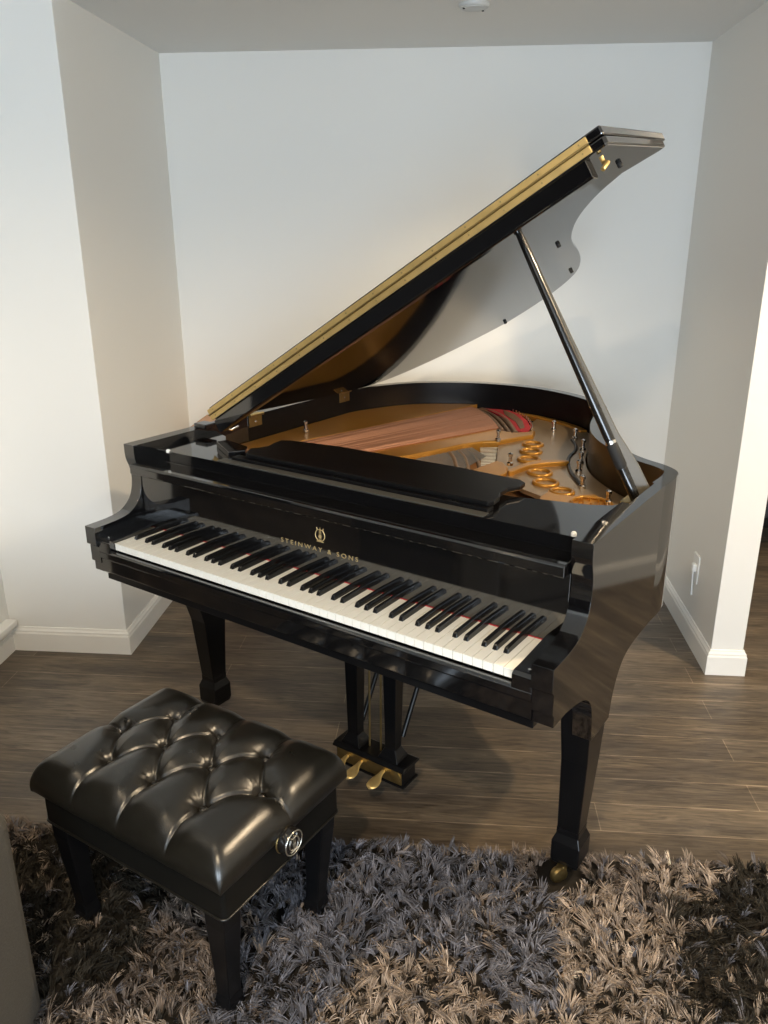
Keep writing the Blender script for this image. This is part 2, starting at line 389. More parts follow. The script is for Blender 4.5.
    o = bpy.data.objects.new('shag_rug', me); C.objects.link(o)
    tag(o, 'deep shag rug in tan, blue-grey and dark brown under the bench', 'rug', kind='stuff')
make_rug()

# ================================================================== PIANO
TH = -.519
piano = empty('grand_piano', (-.9248, 2.032, 0), TH)
tag(piano, 'black lacquered grand piano with raised lid standing in the white alcove', 'piano')
K, A = 1.222, .0911
XO0, XO1 = -A, K+A          # outer case sides
XI0, XI1 = XO0+.042, XO1-.045
ZR, ZB = .9831, .622
# --- plan of the rim (outer line), from the straight right side round the tail to the left side
outer = [(XO1, .60), (1.316, .672), (1.310, .735), (1.263, .780), (1.205, .805), (1.146, .848), (1.095, .898), (1.041, .961), (.993, 1.039), (.955, 1.134), (.925, 1.244),
         (.893, 1.365), (.862, 1.432), (.805, 1.502), (.715, 1.558), (.625, 1.596), (.522, 1.624), (.40, 1.624), (.262, 1.594), (.118, 1.512), (.030, 1.430), (-.030, 1.322), (-.078, 1.19), (XO0, 1.08), (XO0, .95)]
outer = smooth_poly(outer, 2)
inner = offset_path(outer, .034)
XT = XO1-.027
inner[0] = (XT, .60); inner[-1] = (XI0, .95)
inner = [(min(x, XT), y) for x, y in inner]; inner = [(max(x, XI0), y) if y < 1.2 else (x, y) for x, y in inner]
cheek = [(-.0255, .730), (-.0255, .781), (.037, .782), (.076, .786), (.100, .793), (.122, .808), (.137, .826), (.146, .85), (.150, .883), (.146, .912), (.136, .938), (.134, .955), (.134, ZR)]
def side_profile():
    p = smooth_poly(cheek[1:], 1)
    top = [cheek[0]]+p+[(.60, ZR)]
    bot = smooth_poly([(.60, ZB), (.48, .622), (.41, .611), (.370, .575), (.348, .53), (.340, .48)], 2)+smooth_poly([(.228, .48), (.2165, .562), (.197, .597), (.165, .619), (.12, .634), (.0556, .645)], 1)+[(-.0075, .645), (-.0075, .670), (-.016, .676), (-.016, .722)]
    return top+bot
case = MB()
case.prism(side_profile(), XO0, XI0, 'x')
def right_side(mb):
    # one body: thick cheek in front of y = YS, thin rim behind it
    YS = .42
    full = side_profile(); k = len(full); prof = []
    for a, b in zip(full, full[1:]+full[:1]):
        prof.append(a)
        if (a[0]-YS)*(b[0]-YS) < 0:
            t = (YS-a[0])/(b[0]-a[0]); prof.append((YS, a[1]+(b[1]-a[1])*t))
    n = len(prof)
    vs = [(XO1, y, z) for y, z in prof]+[(XI1 if y <= YS+1e-6 else XT, y, z) for y, z in prof]
    sp_i = [i for i, p in enumerate(prof) if abs(p[0]-YS) < 1e-6]      # top and bottom split points
    T = {}
    for i in sp_i: T[i] = len(vs); vs.append((XT, YS, prof[i][1]))
    fs = [tuple(range(n))]
    for a in range(n):
        b = (a+1) % n
        back = max(prof[a][0], prof[b][0]) > YS+1e-6
        if back: fs.append((a, b, T.get(b, n+b), T.get(a, n+a)))
        else:
            f = [a, b]
            if b in T: f.append(T[b])
            f += [n+b, n+a]
            if a in T: f.append(T[a])
            fs.append(tuple(f))
    i0, i1 = sp_i
    mid = list(range(i0+1, i1))
    fs.append(tuple([T[i0]]+[n+i for i in mid]+[T[i1]]))
    fs.append(tuple([n+i1]+[n+(i % n) for i in range(i1+1, n+i0)]+[n+i0]))
    fs.append((n+i0, T[i0], T[i1], n+i1))
    mb.add(vs, fs)
right_side(case)
case.box(XO0, XI0, .60, .951, ZB, ZR)
no = len(outer)
vs = [(x, y, z) for (x, y), z in [(p, z) for z in (ZB, ZR) for p in outer]]+[(x, y, z) for z in (ZB, ZR) for (x, y) in inner]
fs = []
for i in range(no-1):
    a, b = i, i+1
    fs += [(a, b, no+b, no+a), (2*no+a, 3*no+a, 3*no+b, 2*no+b), (no+a, no+b, 3*no+b, 3*no+a), (a, 2*no+a, 2*no+b, b)]
case.add(vs, fs)
rim = case.build('rim', [M['lacquer'], M['case_in'], M['satin']], piano, bevel=.0025, smooth=38)
# inner rim: dark veneer at right, elsewhere satin black painting in the lid's shade
inset = Vector((.6, .9, 0))
for pl_ in rim.data.polygons:
    if pl_.center.y > .6 and abs(pl_.normal.z) < .3 and pl_.area > 1e-4:
        # inner if it lies on the inner line
        dmin_in = min((pl_.center.x-x)**2+(pl_.center.y-y)**2 for x, y in inner); dmin_out = min((pl_.center.x-x)**2+(pl_.center.y-y)**2 for x, y in outer)
        if dmin_in < dmin_out: pl_.material_index = 1 if pl_.center.x > .9 else 2
MB().box(XT-.002, XT, .421, .62, .70, ZR-.012).build('inner_rim_panel', M['case_in'], piano)

# --- keybed, key slip, key blocks
MB().box(XI0, XI1, .0, .60, .622, .700).build('keybed', M['satin'], piano, bevel=.002)
MB().prism([(-.004, .642), (-.014, .652), (-.014, .690), (-.019, .694), (-.019, .711), (-.014, .716), (.0, .716), (.0, .642)], XI0, XI1, 'x').build('key_slip', M['lacquer'], piano, bevel=.0012)
for x0, x1 in ((XI0, -.0015), (K+.0015, XI1)):
    MB().prism([(-.018, .705), (-.018, .742), (-.010, .748), (.020, .748), (.148, .756), (.148, .705)], x0, x1, 'x').build('key_block', M['lacquer'], piano, bevel=.002)
for x in (-.030, K+.030): MB().lathe([(.004, 0), (.004, .003), (.001, .0045)], 10, (x, .004, .748)).build('key_block_screw', M['steel'], piano)
# --- keys
zk = .7402; pitchk = K/52
wk = MB().prism([(0, zk-.020), (0, zk-.0022), (-.0016, zk-.0018), (-.0016, zk-.0004), (-.0008, zk), (.1485, zk), (.1485, zk-.020)], 0.0007, pitchk-.0007, 'x').build('white_key', M['keywhite'], piano)
for i in range(1, 52): copy_of(wk, loc=(i*pitchk, 0, 0))
bkv = [(-.0062, .050, zk-.002), (.0062, .050, zk-.002), (.0062, .1485, zk-.002), (-.0062, .1485, zk-.002), (-.0048, .0535, zk+.0085), (.0048, .0535, zk+.0085),
       (-.0045, .057, zk+.0115), (.0045, .057, zk+.0115), (.0045, .1485, zk+.0125), (-.0045, .1485, zk+.0125)]
bkf = [(0, 1, 5, 4), (4, 5, 7, 6), (6, 7, 8, 9), (1, 2, 8, 7, 5), (3, 0, 4, 6, 9), (2, 3, 9, 8), (3, 2, 1, 0)]
bk = MB().add(bkv, bkf).build('black_key', M['ebony'], piano, bevel=.0009)
first = True; shift = {'A': .15, 'C': -.15, 'D': .15, 'F': -.2, 'G': 0}
for i in range(51):
    n = 'ABCDEFG'[i % 7]
    if n in 'BE': continue
    x = (i+1)*pitchk+shift[n]*.012
    if first: bk.location = (x, 0, 0); first = False
    else: copy_of(bk, loc=(x, 0, 0))
MB().box(.0, K, .1462, .1500, zk-.004, zk+.0022).build('key_felt', M['felt'], piano)
# --- fallboard with its lettering
FBx0, FBx1 = XI0+.002, XI1-.003
fb = MB().prism([(.1480, .705), (.1480, .742), (.1510, .903), (.1150, .905), (.1125, .9075), (.1125, .928), (.117, .9335), (.190, .9335), (.190, .705)], FBx0, FBx1, 'x').build('fallboard', M['lacquer'], piano, bevel=.0015)
tilt = -math.atan2(.1510-.1480, .893-.742)
def fb_pt(x, z, off=.0008):
    return Vector((x, .1480-(z-.742)*math.tan(tilt)-off, z))
def text_part(txt, name, x, z, size, width, parent, mat):
    cu = bpy.data.curves.new(name, 'FONT'); cu.body = txt; cu.size = size; cu.align_x = 'CENTER'; cu.align_y = 'CENTER'; cu.extrude = .0002; cu.space_character = 1.5
    o = bpy.data.objects.new(name, cu); C.objects.link(o)
    bpy.context.view_layer.update(); w = o.dimensions.x
    me = bpy.data.meshes.new_from_object(o.evaluated_get(bpy.context.evaluated_depsgraph_get())); bpy.data.objects.remove(o)
    o = bpy.data.objects.new(name, me); C.objects.link(o); me.materials.clear(); me.materials.append(mat)
    o.parent = parent; o.location = fb_pt(x, z); o.rotation_euler = (PI/2+tilt, 0, 0); o.scale = (width/w, 1, 1)
    return o
text_part('STEINWAY & SONS', 'fallboard_lettering', .608, .809, .0165, .246, fb, M['goldleaf'])
def lyre_mark(mb, T, s, r):     # T maps (u, v) to a point
    L1 = [(-.20, -.42), (-.42, -.18), (-.40, .12), (-.22, .34), (-.30, .50)]
    for sg in (-1, 1): mb.tube([T(sg*a*s, b*s) for a, b in smooth_poly(L1, 2)], r, 6)
    mb.tube([T(-.22*s, -.42*s), T(.22*s, -.42*s)], r*1.3, 6); mb.tube([T(-.3*s, -.5*s), T(.3*s, -.5*s)], r, 6)
    for x in (-.09, 0, .09): mb.tube([T(x*s, -.40*s), T(x*s*.8, .40*s)], r*.45, 5)
    mb.tube([T(-.2*s, .36*s), T(.2*s, .36*s)], r*.8, 6); mb.tube([T(0, .36*s), T(0, .52*s)], r*.8, 6)
    mb.lathe([(.13*s, 0), (.13*s, r), (.0, r*1.5)], 12, T(0, -.12*s), (T(0, 0)-T(0, 1)).cross(T(1, 0)-T(0, 0)))
    return mb
lyre_mark(MB(), lambda u, v: fb_pt(.614+u, .849+v, .0006), .036, .0011).build('fallboard_emblem', M['goldleaf'], fb)
# rear stretcher: small step and the flat front top of the case
MB().box(XI0+.001, XI1-.001, .190, .215, .900, .9345).build('stretcher_step', M['lacquer'], piano, bevel=.001)
shelf = [(XI0+.001, .1985), (XI1-.001, .1985), (XI1-.001, .421), (XT-.003, .421), (XT-.003, .495), (1.238, .440), (1.195, .416), (1.14, .402), (1.0875, .392), (1.03, .375), (.9, .365), (.35, .365), (.17, .30), (.09, .36), (.03, .42), (XI0+.001, .455)]
MB().prism(shelf, .934, .9637, 'z').build('front_shelf', M['lacquer'], piano, bevel=.0015)
for x in (.02, K+.022): MB().lathe([(.006, 0), (.006, .006), (.004, .009), (.0, .010)], 14, (x, .2, .9637-.004) if x < 1 else (x, .205, .9637)).build('stop_button', M['white_plastic'], piano)
M['rail'] = simple('grey_satin_rail', (.055, .055, .05), .32)
MB().box(.215, 1.035, .2005, .230, .9637, .9662).build('desk_rail', M['rail'], piano, bevel=.0008)  # separate satin strip, greyer than the shelf under it
# --- music desk lying flat
dk = MB().prism([(.24, .232), (1.03, .232), (1.03, .262), (.24, .262)], .9637, .9725, 'z').build('desk_tray', M['satin'], piano, bevel=.001)
dpts = [(.282, .247), (1.022, .247), (1.030, .262), (1.026, .298), (1.014, .325), (1.012, .366), (1.030, .398), (1.028, .430), (1.008, .446), (.92, .452), (.83, .460), (.445, .456), (.285, .432), (.258, .418), (.262, .38), (.272, .344), (.262, .318), (.248, .300), (.262, .272)]
MB().prism(dpts, .9725, .9845, 'z').build('music_desk', M['satin'], piano, bevel=.0025)
MB().box(.590, .612, .2365, .2425, .9725, .9740).build('desk_catch', M['steel'], dk)
MB().box(.932, .95, .2365, .2425, .9725, .9740).build('desk_catch', M['steel'], dk)
MB().prism([(.100, .312), (.112, .346), (.215, .322), (.242, .285), (.215, .245)], .9637, .980, 'z').build('desk_slide', M['lacquer'], piano, bevel=.002)
# --- inside: soundboard, plate, strings
inpoly = [(XI1-.001, .36), (XI1-.001, .421), (XT-.001, .421)]+[tuple(p) for p in offset_path(inner, .001)]+[(XI0+.001, .36)]
MB().prism(inpoly, .78, .815, 'z').build('soundboard', M['spruce'], piano)
pin = offset_path(inner, .006)
pin = [p for p in pin]
# plate web (flat casting at the treble and tail side) with its round holes
wp_ = [p for p in pin if p[1] > .62 and p[0] > .55]
web = [(.99, .66), (1.19, .64)]+wp_+[(.60, 1.30), (.66, 1.24), (.62, 1.10), (.70, .93), (.78, .80), (.90, .70)]
holes = [(.714, 1.169, .031), (.748, 1.080, .032), (.785, .986, .032), (.875, .869, .033), (.931, .784, .033), (1.003, .730, .030)]
wo = MB().prism(web, .862, .874, 'z').build('plate_web', M['web'], piano)
cut = MB()
for x, y, r in holes: cut.lathe([(r*.93, .85), (r*.93, .89)], 28, (x, y, 0))
co_ = cut.build('cutter', M['web'])
md = wo.modifiers.new('holes', 'BOOLEAN'); md.object = co_; md.operation = 'DIFFERENCE'; md.solver = 'EXACT'
bpy.context.view_layer.update()
me2 = bpy.data.meshes.new_from_object(wo.evaluated_get(bpy.context.evaluated_depsgraph_get()))
wo.modifiers.clear(); wo.data = me2; bpy.data.objects.remove(co_)
for x, y, r in holes:
    mb = MB(); n = 32
    mb.tube([(x+r*math.cos(2*PI*j/n), y+r*math.sin(2*PI*j/n), .876) for j in range(n)], .0065, 8, closed=True)
    mb.build('sound_hole_ring', M['gold'], wo, smooth=60)
# flange: broad along the bass side, narrow round the tail
bo = [p for p in pin if p[0] < .31 and p[1] > .9]
MB().prism(bo+[(XI0+.004, .95), (XI0+.004, .40), (.022, .40), (.104, .742), (.153, .95), (.222, 1.24), (.285, 1.515)], .868, .899, 'z').build('plate_flange', M['gold'], piano, bevel=.004)
to = [p for p in pin if .29 < p[0] < .80 and p[1] > 1.2]
MB().prism(to+offset_path(to, .026)[::-1], .862, .882, 'z').build('plate_flange', M['gold'], piano, bevel=.003)
# raised bars of the plate
def bar(name, poly, z0, z1, bev=.006):
    return MB().prism(poly, z0, z1, 'z').build(name, M['gold'], piano, bevel=bev, seg=3)
bar('plate_bar', [(.318, .45), (.326, .729), (.408, 1.004), (.447, 1.144), (.480, 1.225), (.512, 1.268), (.551, 1.252), (.600, 1.245), (.632, 1.275), (.655, 1.318), (.678, 1.252), (.650, 1.195), (.618, 1.107), (.575, 1.075), (.538, 1.000), (.495, .863), (.443, .726), (.40, .45)], .845, .888)
bar('plate_bar', [(.700, .55), (.705, .80), (.716, .895), (.743, .893), (.783, .846), (.803, .795), (.803, .746), (.79, .55)], .845, .884)
bar('plate_bar', smooth_poly([(.797, .80), (.800, .86), (.808, .916), (.830, .963), (.866, .994), (.906, 1.013), (.914, .996), (.880, .964), (.840, .918), (.824, .860), (.818, .79)], 1, True), .872, .888, .004)
bar('plate_bar', [(.99, .60), (.972, .654), (.970, .718), (1.041, .705), (1.064, .735), (1.09, .756), (1.107, .741), (1.178, .688), (1.20, .64), (1.22, .50), (1.00, .50)], .845, .880)
MB().tube([(x, y, .884) for x, y in smooth_poly([(1.06, .640), (1.067, .693), (1.097, .708), (1.127, .707), (1.163, .685), (1.168, .640), (1.131, .615), (1.096, .612)], 2, True)], .005, 8, closed=True).build('plate_bead', M['gold'], piano, smooth=60)
# pin block area with tuning pins
MB().prism([(.30, .372), (.9, .372), (1.03, .382), (1.14, .41), (1.20, .44), (1.20, .56), (1.03, .60), (.80, .60), (.60, .55), (.30, .50)], .842, .872, 'z').build('pin_block', M['gold'], piano, bevel=.004)
pinm = MB().lathe([(.0028, 0), (.0028, .010), (.0022, .013), (.0, .0135)], 6).build('tuning_pin', M['gold'], piano, smooth=50)
pts = []
for i in range(12):
    for j in range(3): pts.append((1.045+.0115*i*.98, .50+.034*j+.010*(i % 2)+.003*i, .872))
for i in range(10):
    a = i/9*2*PI; pts.append((1.115+.034*math.cos(a), .665+.028*math.sin(a), .879))
pinm.location = pts[0]
for p in pts[1:]: copy_of(pinm, loc=p)
# copper wound bass strings
nb_ = 26
for i in range(nb_):
    t = i/(nb_-1)
    a = Vector((.045+.190*t, .46, .895-.005*t)); b = Vector((.282+.250*t, 1.520-.25*t+.025*math.sin(t*PI), .895-.005*t))
    MB().tube([a, b], .0037, 6).build('bass_string', M['copper'], piano, smooth=60)
MB().prism([(.03, .44), (.32, .44), (.37, .75), (.52, 1.22), (.29, 1.50)], .868, .882, 'z').build('string_felt', M['bridge'], piano)
for j, (o1, w1) in enumerate(((0., .010), (.022, .008), (.043, .012))):
    path = smooth_poly([(.275+o1*.5, 1.530+o1), (.350+o1, 1.495+o1), (.440+o1, 1.405+o1*.9), (.510+o1, 1.315+o1*.7), (.552+o1, 1.262+o1*.5)], 2)
    MB().tube([(x, y, .882-.004*j) for x, y in path], w1, 8).build('bass_bridge', M['bridge'], piano, smooth=60)
redp = [(.294, 1.575), (.330, 1.598), (.400, 1.600), (.478, 1.550), (.560, 1.455), (.622, 1.352), (.634, 1.310), (.618, 1.288), (.590, 1.292), (.520, 1.400), (.420, 1.495), (.340, 1.550)]
MB().prism(redp, .866, .884, 'z').build('hitch_felt', M['felt'], piano)
MB().prism([(.40, 1.575), (.47, 1.530), (.55, 1.435), (.600, 1.345), (.596, 1.318), (.530, 1.415), (.44, 1.505)], .884, .886, 'z').build('hitch_rail', M['bridge'], piano)
hp = MB().lathe([(.003, 0), (.003, .012), (.0, .014)], 6).build('hitch_pin', M['steel'], piano)
hpath = smooth_poly([(.360, 1.606), (.41, 1.602), (.484, 1.556), (.566, 1.460), (.630, 1.352), (.640, 1.31)], 2)
hpts = [(x, y, .880) for x, y in hpath]
hp.location = hpts[0]
for p in hpts[1:]: copy_of(hp, loc=p)
# plain treble strings
for i in range(30):
    t = i/29
    a = Vector((.46+.22*t, .47, .872)); b = Vector((.50+.145*t, .98+.10*(1-t)-.02*t, .872))
    MB().tube([a, b], .0012, 5).build('treble_string', M['wire'], piano)
for j in range(3):
    off = .028*j
    MB().tube([(x+off*.9, y+off, .866) for x, y in smooth_poly([(.505, .955), (.56, .90), (.61, .83), (.655, .755), (.68, .69)], 2)], .009-.001*j, 8).build('treble_bridge', M['bridge'], piano, smooth=60)
MB().prism([(.36, .50), (.70, .50), (.70, .72), (.54, .99), (.46, .80)], .812, .850, 'z').build('string_backing', M['spruce'], piano)
for i in range(14):
    t = i/13; a = Vector((.575+.11*t, 1.055-.20*t, .868)); b = Vector((.625+.09*t, 1.095-.21*t, .868))
    MB().tube([a, b], .0014, 5).build('duplex_string', M['silver'], piano)
# nickel posts and plate nuts
for (x, y, z) in [(.690, 1.398, .874), (.80, 1.326, .874), (.880, 1.195, .874), (.935, 1.037, .874), (.965, .947, .874), (1.034, .80, .874), (1.148, .69, .880), (.612, 1.111, .886), (.775, .871, .884), (.03, .80, .902)]:
    MB().lathe([(.010, 0), (.010, .008), (.006, .011), (.005, .026), (.008, .028), (.008, .036), (.0, .040)], 14, (x, y, z)).build('plate_nut', M['steel'], piano, smooth=40)
MB().tube([(x, y, .876) for x, y in smooth_poly([(.80, 1.30), (.845, 1.23), (.868, 1.16), (.875, 1.09), (.90, 1.02), (.95, .92), (1.02, .82)], 2)], .006, 8).build('plate_bead', M['satin'], piano, smooth=60)

# --- lid: hinged on the left, folded front flap lying on top
LX, LZ, LP = -.03, .987, math.radians(31.17)
lid = empty('lid', (LX, 0, LZ)); lid.parent = piano; lid.rotation_euler = (0, -LP, 0)
lo = [(.066, .384), (1.412, .384), (1.418, .388), (1.446, .682), (1.430, .684), (1.345, .663), (1.262, .700), (1.165, .795), (1.080, .936), (1.026, 1.071), (.985, 1.21), (.925, 1.364), (.853, 1.502), (.775, 1.584), (.685, 1.640), (.594, 1.673), (.50, 1.690), (.415, 1.690), (.30, 1.640), (.167, 1.559), (.045, 1.434), (-.012, 1.29), (-.006, 1.1), (.0, .95)]
lo_s = lo[:5]+smooth_poly(lo[5:], 2)
MB().prism(lo_s, 0, .020, 'z').build('lid_panel', M['lacquer'], lid, bevel=.004, seg=3)
MB().prism([(.062, .384), (1.418, .384), (1.443, .722), (.060, .672)], .0215, .042, 'z').build('lid_flap', M['lacquer'], lid, bevel=.004, seg=3)
for z0, z1 in ((.0035, .0185), (.0230, .0375)):
    hl = MB().box(.055, 1.385, .3805, .3845, z0, z1).build('hinge_leaf', M['brass'], lid, bevel=.0008)
    for i in range(14): MB().lathe([(.0020, 0), (.0020, .0008), (.0008, .0012)], 8, (.08+i*.099, .3805, (z0+z1)/2), (0, -1, 0)).build('hinge_screw', M['brass_dull'], hl)
MB().tube([(.055, .379, .0208), (1.385, .379, .0208)], .0028, 8).build('hinge_pin', M['brass_dull'], lid, smooth=60)
br_ = MB().prism([(.384, 0), (.384, -.036), (.389, -.040), (.412, -.040), (.418, -.034), (.418, 0)], .06, 1.365, 'x').build('lid_batten', M['lacquer'], lid, bevel=.0015)
MB().tube([(1.385, .42, -.004), (1.385, .42, -.016), (1.395, .41, -.024), (1.385, .395, -.034)], .005, 8).build('lid_hook', M['brass'], lid, smooth=60)
for s_, y_ in ((1.372, .567), (1.27, .522), (1.19, .524), (1.034, .942), (.855, 1.427), (.452, 1.641)):
    MB().lathe([(.0062, 0), (.0062, -.007), (.005, -.009), (.0, -.009)], 14, (s_, y_, 0)).build('bumper', M['rubber'], lid, smooth=40)
# rim hinges
for yh in (.635, 1.125):
    h = MB().box(XI0-.001, XI0+.003, yh-.030, yh+.030, .944, .980).build('lid_hinge', M['brass_dull'], piano, bevel=.001)
    MB().box(XI0-.02, XI0+.006, yh-.030, yh+.030, .9832, .986).build('hinge_plate', M['brass_dull'], h)
    MB().tube([(XI0+.008, yh-.032, .984), (XI0+.008, yh+.032, .984)], .0055, 8).build('hinge_barrel', M['brass_dull'], h, smooth=60)
    MB().lathe([(.004, 0), (.002, .002)], 8, (XI0+.003, yh, .960), (1, 0, 0)).build('hinge_screw', M['steel'], h)
MB().box(XO0+.02, XI0+.03, .385, .43, .9835, .999).build('lid_spacer', M['lacquer'], piano, bevel=.003)
MB().tube([(XI0+.004, .50, .962), (XI0+.012, .51, .957), (XI0+.010, .545, .962)], .004, 8).build('lid_latch', M['steel'], piano, smooth=60)
# --- lid prop
def lidp(s, y, t=0): return Vector((LX+s*math.cos(LP)-t*math.sin(LP), y, LZ+s*math.sin(LP)+t*math.cos(LP)))
P1 = lidp(1.118, .522, -.004); P0 = Vector((1.266, .560, .935))
prop = MB().tube([P0.lerp(P1, t) for t in (.235, .25, .5, .9, 1)], [.0115, .0125, .0118, .0095, .008], 12).build('lid_prop', M['prop'], piano, smooth=60)
MB().tube([P0.lerp(P1, t) for t in (.0, .02, .15, .16)], [.0125, .0125, .0125, .011], 12).build('prop_foot', M['prop'], prop, smooth=60)
MB().tube([P0.lerp(P1, t) for t in (.135, .15, .19, .225, .237)], [.012, .0145, .0145, .0138, .011], 12).build('prop_joint', M['rubber'], prop, smooth=60)
MB().tube([P0.lerp(P1, t) for t in (.228, .238)], .0138, 12).build('prop_ferrule', M['steel'], prop, smooth=60)
ax = (P1-P0).normalized(); sd = Vector((math.cos(-TH), math.sin(-TH), 0)); sd = (sd-ax*sd.dot(ax)).normalized(); bk_ = ax.cross(sd)
def flat_stick(ts, off, wid, th):
    vs = []; fs = []
    for t, o_, w_ in zip(ts, off, wid):
        c = P0.lerp(P1, t)+sd*o_+bk_*.012
        for a, b in ((-w_/2, -th), (w_/2, -th), (w_/2, th), (-w_/2, th)): vs.append(c+sd*a+bk_*b)
    k = len(ts)
    for j in range(k-1):
        for i in range(4): fs.append((4*j+i, 4*j+(i+1) % 4, 4*j+4+(i+1) % 4, 4*j+4+i))
    fs += [(3, 2, 1, 0), tuple(4*(k-1)+i for i in range(4))]
    return MB().add(vs, fs)
flat_stick((.0, .13, .25, .6, .97), (.024, .021, .015, .010, .006), (.040, .038, .024, .016, .012), .006).build('prop_half_stick', M['propwood'], prop, bevel=.002)
for t in (.115, .36): MB().lathe([(.005, 0), (.005, .002), (0, .003)], 10, P0.lerp(P1, t)+sd*.010-Vector((0, .008, 0)), (sd*.2+Vector((-.3, -.9, .2))).normalized()).build('prop_rivet', M['rubber'], prop)
MB().box(1.225, XI1-.002, .535, .62, .915, .945).build('prop_bracket', M['brass_dull'], prop, bevel=.004)

# --- legs
def leg_part(cx, cy, top, hx):
    lg = MB().loft([(cx, cy, .028, .029, .150), (cx+(top-cx)*.6, cy-.020, (.028+hx)/2, .045, .38), (top, .280, hx, .060, .56), (top, .280, hx, .060, .66)]).build('leg', M['satin'], piano, bevel=.003)
    MB().loft([(cx, cy, .033, .033, .048), (cx, cy, .037, .037, .062), (cx, cy, .037, .037, .114), (cx, cy, .029, .029, .136), (cx, cy, .029, .029, .155)]).build('leg_block', M['satin'], lg, bevel=.002)
    MB().lathe([(.012, .030), (.016, .034), (.016, .050)], 14, (cx, cy, 0)).build('caster_stem', M['brass'], lg, smooth=40)
    MB().lathe([(.010, -.011), (.021, -.009), (.0235, -.003), (.0235, .003), (.021, .009), (.010, .011)], 20, (cx-.008, cy-.043, .0245), (.86, -.5, 0)).build('caster_wheel', M['brass_dull'], lg, smooth=40)
    MB().box(cx-.018, cx+.004, cy-.040, cy+.004, .030, .047).build('caster_fork', M['brass_dull'], lg, bevel=.003)
    return lg
leg_part(1.252, .330, XO1-.002-.037, .037); leg_part(-.026, .345, .002, .038)
tl_ = MB().loft([(.43, 1.30, .030, .030, .150), (.43, 1.30, .045, .045, .40), (.43, 1.30, .06, .06, .62), (.43, 1.30, .06, .06, .80)]).build('leg', M['satin'], piano, bevel=.003)
MB().loft([(.43, 1.30, .034, .034, .048), (.43, 1.30, .038, .038, .062), (.43, 1.30, .038, .038, .114), (.43, 1.30, .030, .030, .136)]).build('leg_block', M['satin'], tl_, bevel=.002)
MB().lathe([(.022, .0), (.026, .012), (.026, .03), (.016, .05)], 14, (.43, 1.30, 0)).build('caster_wheel', M['brass'], tl_, smooth=40)

# --- pedal lyre
ly = empty('pedal_lyre', (0, 0, 0)); ly.parent = piano
MB().box(.518, .756, .314, .380, .056, .108).build('pedal_box', M['satin'], ly, bevel=.002)
MB().prism([(.304, .106), (.304, .112), (.314, .120), (.380, .120), (.390, .112), (.390, .106)], .510, .764, 'x').build('pedal_box_top', M['satin'], ly, bevel=.002)
MB().box(.512, .762, .308, .386, .052, .060).build('pedal_box_foot', M['satin'], ly, bevel=.002)
MB().box(.522, .752, .3115, .3145, .060, .106).build('pedal_plate', M['brass_dull'], ly, bevel=.001)
MB().lathe([(.018, 0), (.018, .002), (.015, .003)], 20, (.732, .3115, .083), (0, -1, 0)).build('plate_boss', M['brass_dull'], ly, smooth=40)
for cx in (.566, .700):
    MB().loft([(cx, .347, .034, .030, .119), (cx, .347, .031, .027, .128), (cx, .347, .029, .025, .131), (cx, .347, .018, .017, .152), (cx, .347, .0175, .017, .17), (cx, .347, .024, .022, .50), (cx, .347, .026, .024, .625)]).build('lyre_post', M['satin'], ly, bevel=.0015)
for cx in (.615, .655):
    MB().tube([(cx, .350, .115), (cx, .350, .622)], .0032, 8).build('pedal_rod', M['brass_dull'], ly, smooth=60)
for cx in (.560, .706):
    MB().tube([(cx, .388, .165), (cx+.005, .66, .622)], .008, 8).build('lyre_brace', M['satin'], ly, smooth=60)
for cx in (.561, .611, .690):
    pth = [(cx, .330, .084), (cx, .30, .085), (cx-.002, .28, .082), (cx-.004, .262, .076)]
    vs = []; fs = []
    prof = [(.335, .0055, .084, .005), (.312, .006, .085, .005), (.300, .007, .084, .005), (.288, .010, .081, .005), (.276, .016, .077, .005), (.262, .0185, .074, .0052), (.250, .0165, .072, .005), (.243, .010, .071, .004), (.240, .004, .070, .003)]
    n = 10
    for y_, w_, z_, h_ in prof:
        for j in range(n): vs.append((cx+w_*math.cos(2*PI*j/n), y_, z_+h_*math.sin(2*PI*j/n)))
    for i in range(len(prof)-1):
        for j in range(n): fs.append((i*n+j, i*n+(j+1) % n, (i+1)*n+(j+1) % n, (i+1)*n+j))
    fs += [tuple(range(n)), tuple((len(prof)-1)*n+j for j in range(n))]
    MB().add(vs, fs).build('pedal', M['brass'], ly, smooth=60)
MB().box(.50, .77, .31, .42, .612, .630).build('lyre_head', M['satin'], ly, bevel=.002)

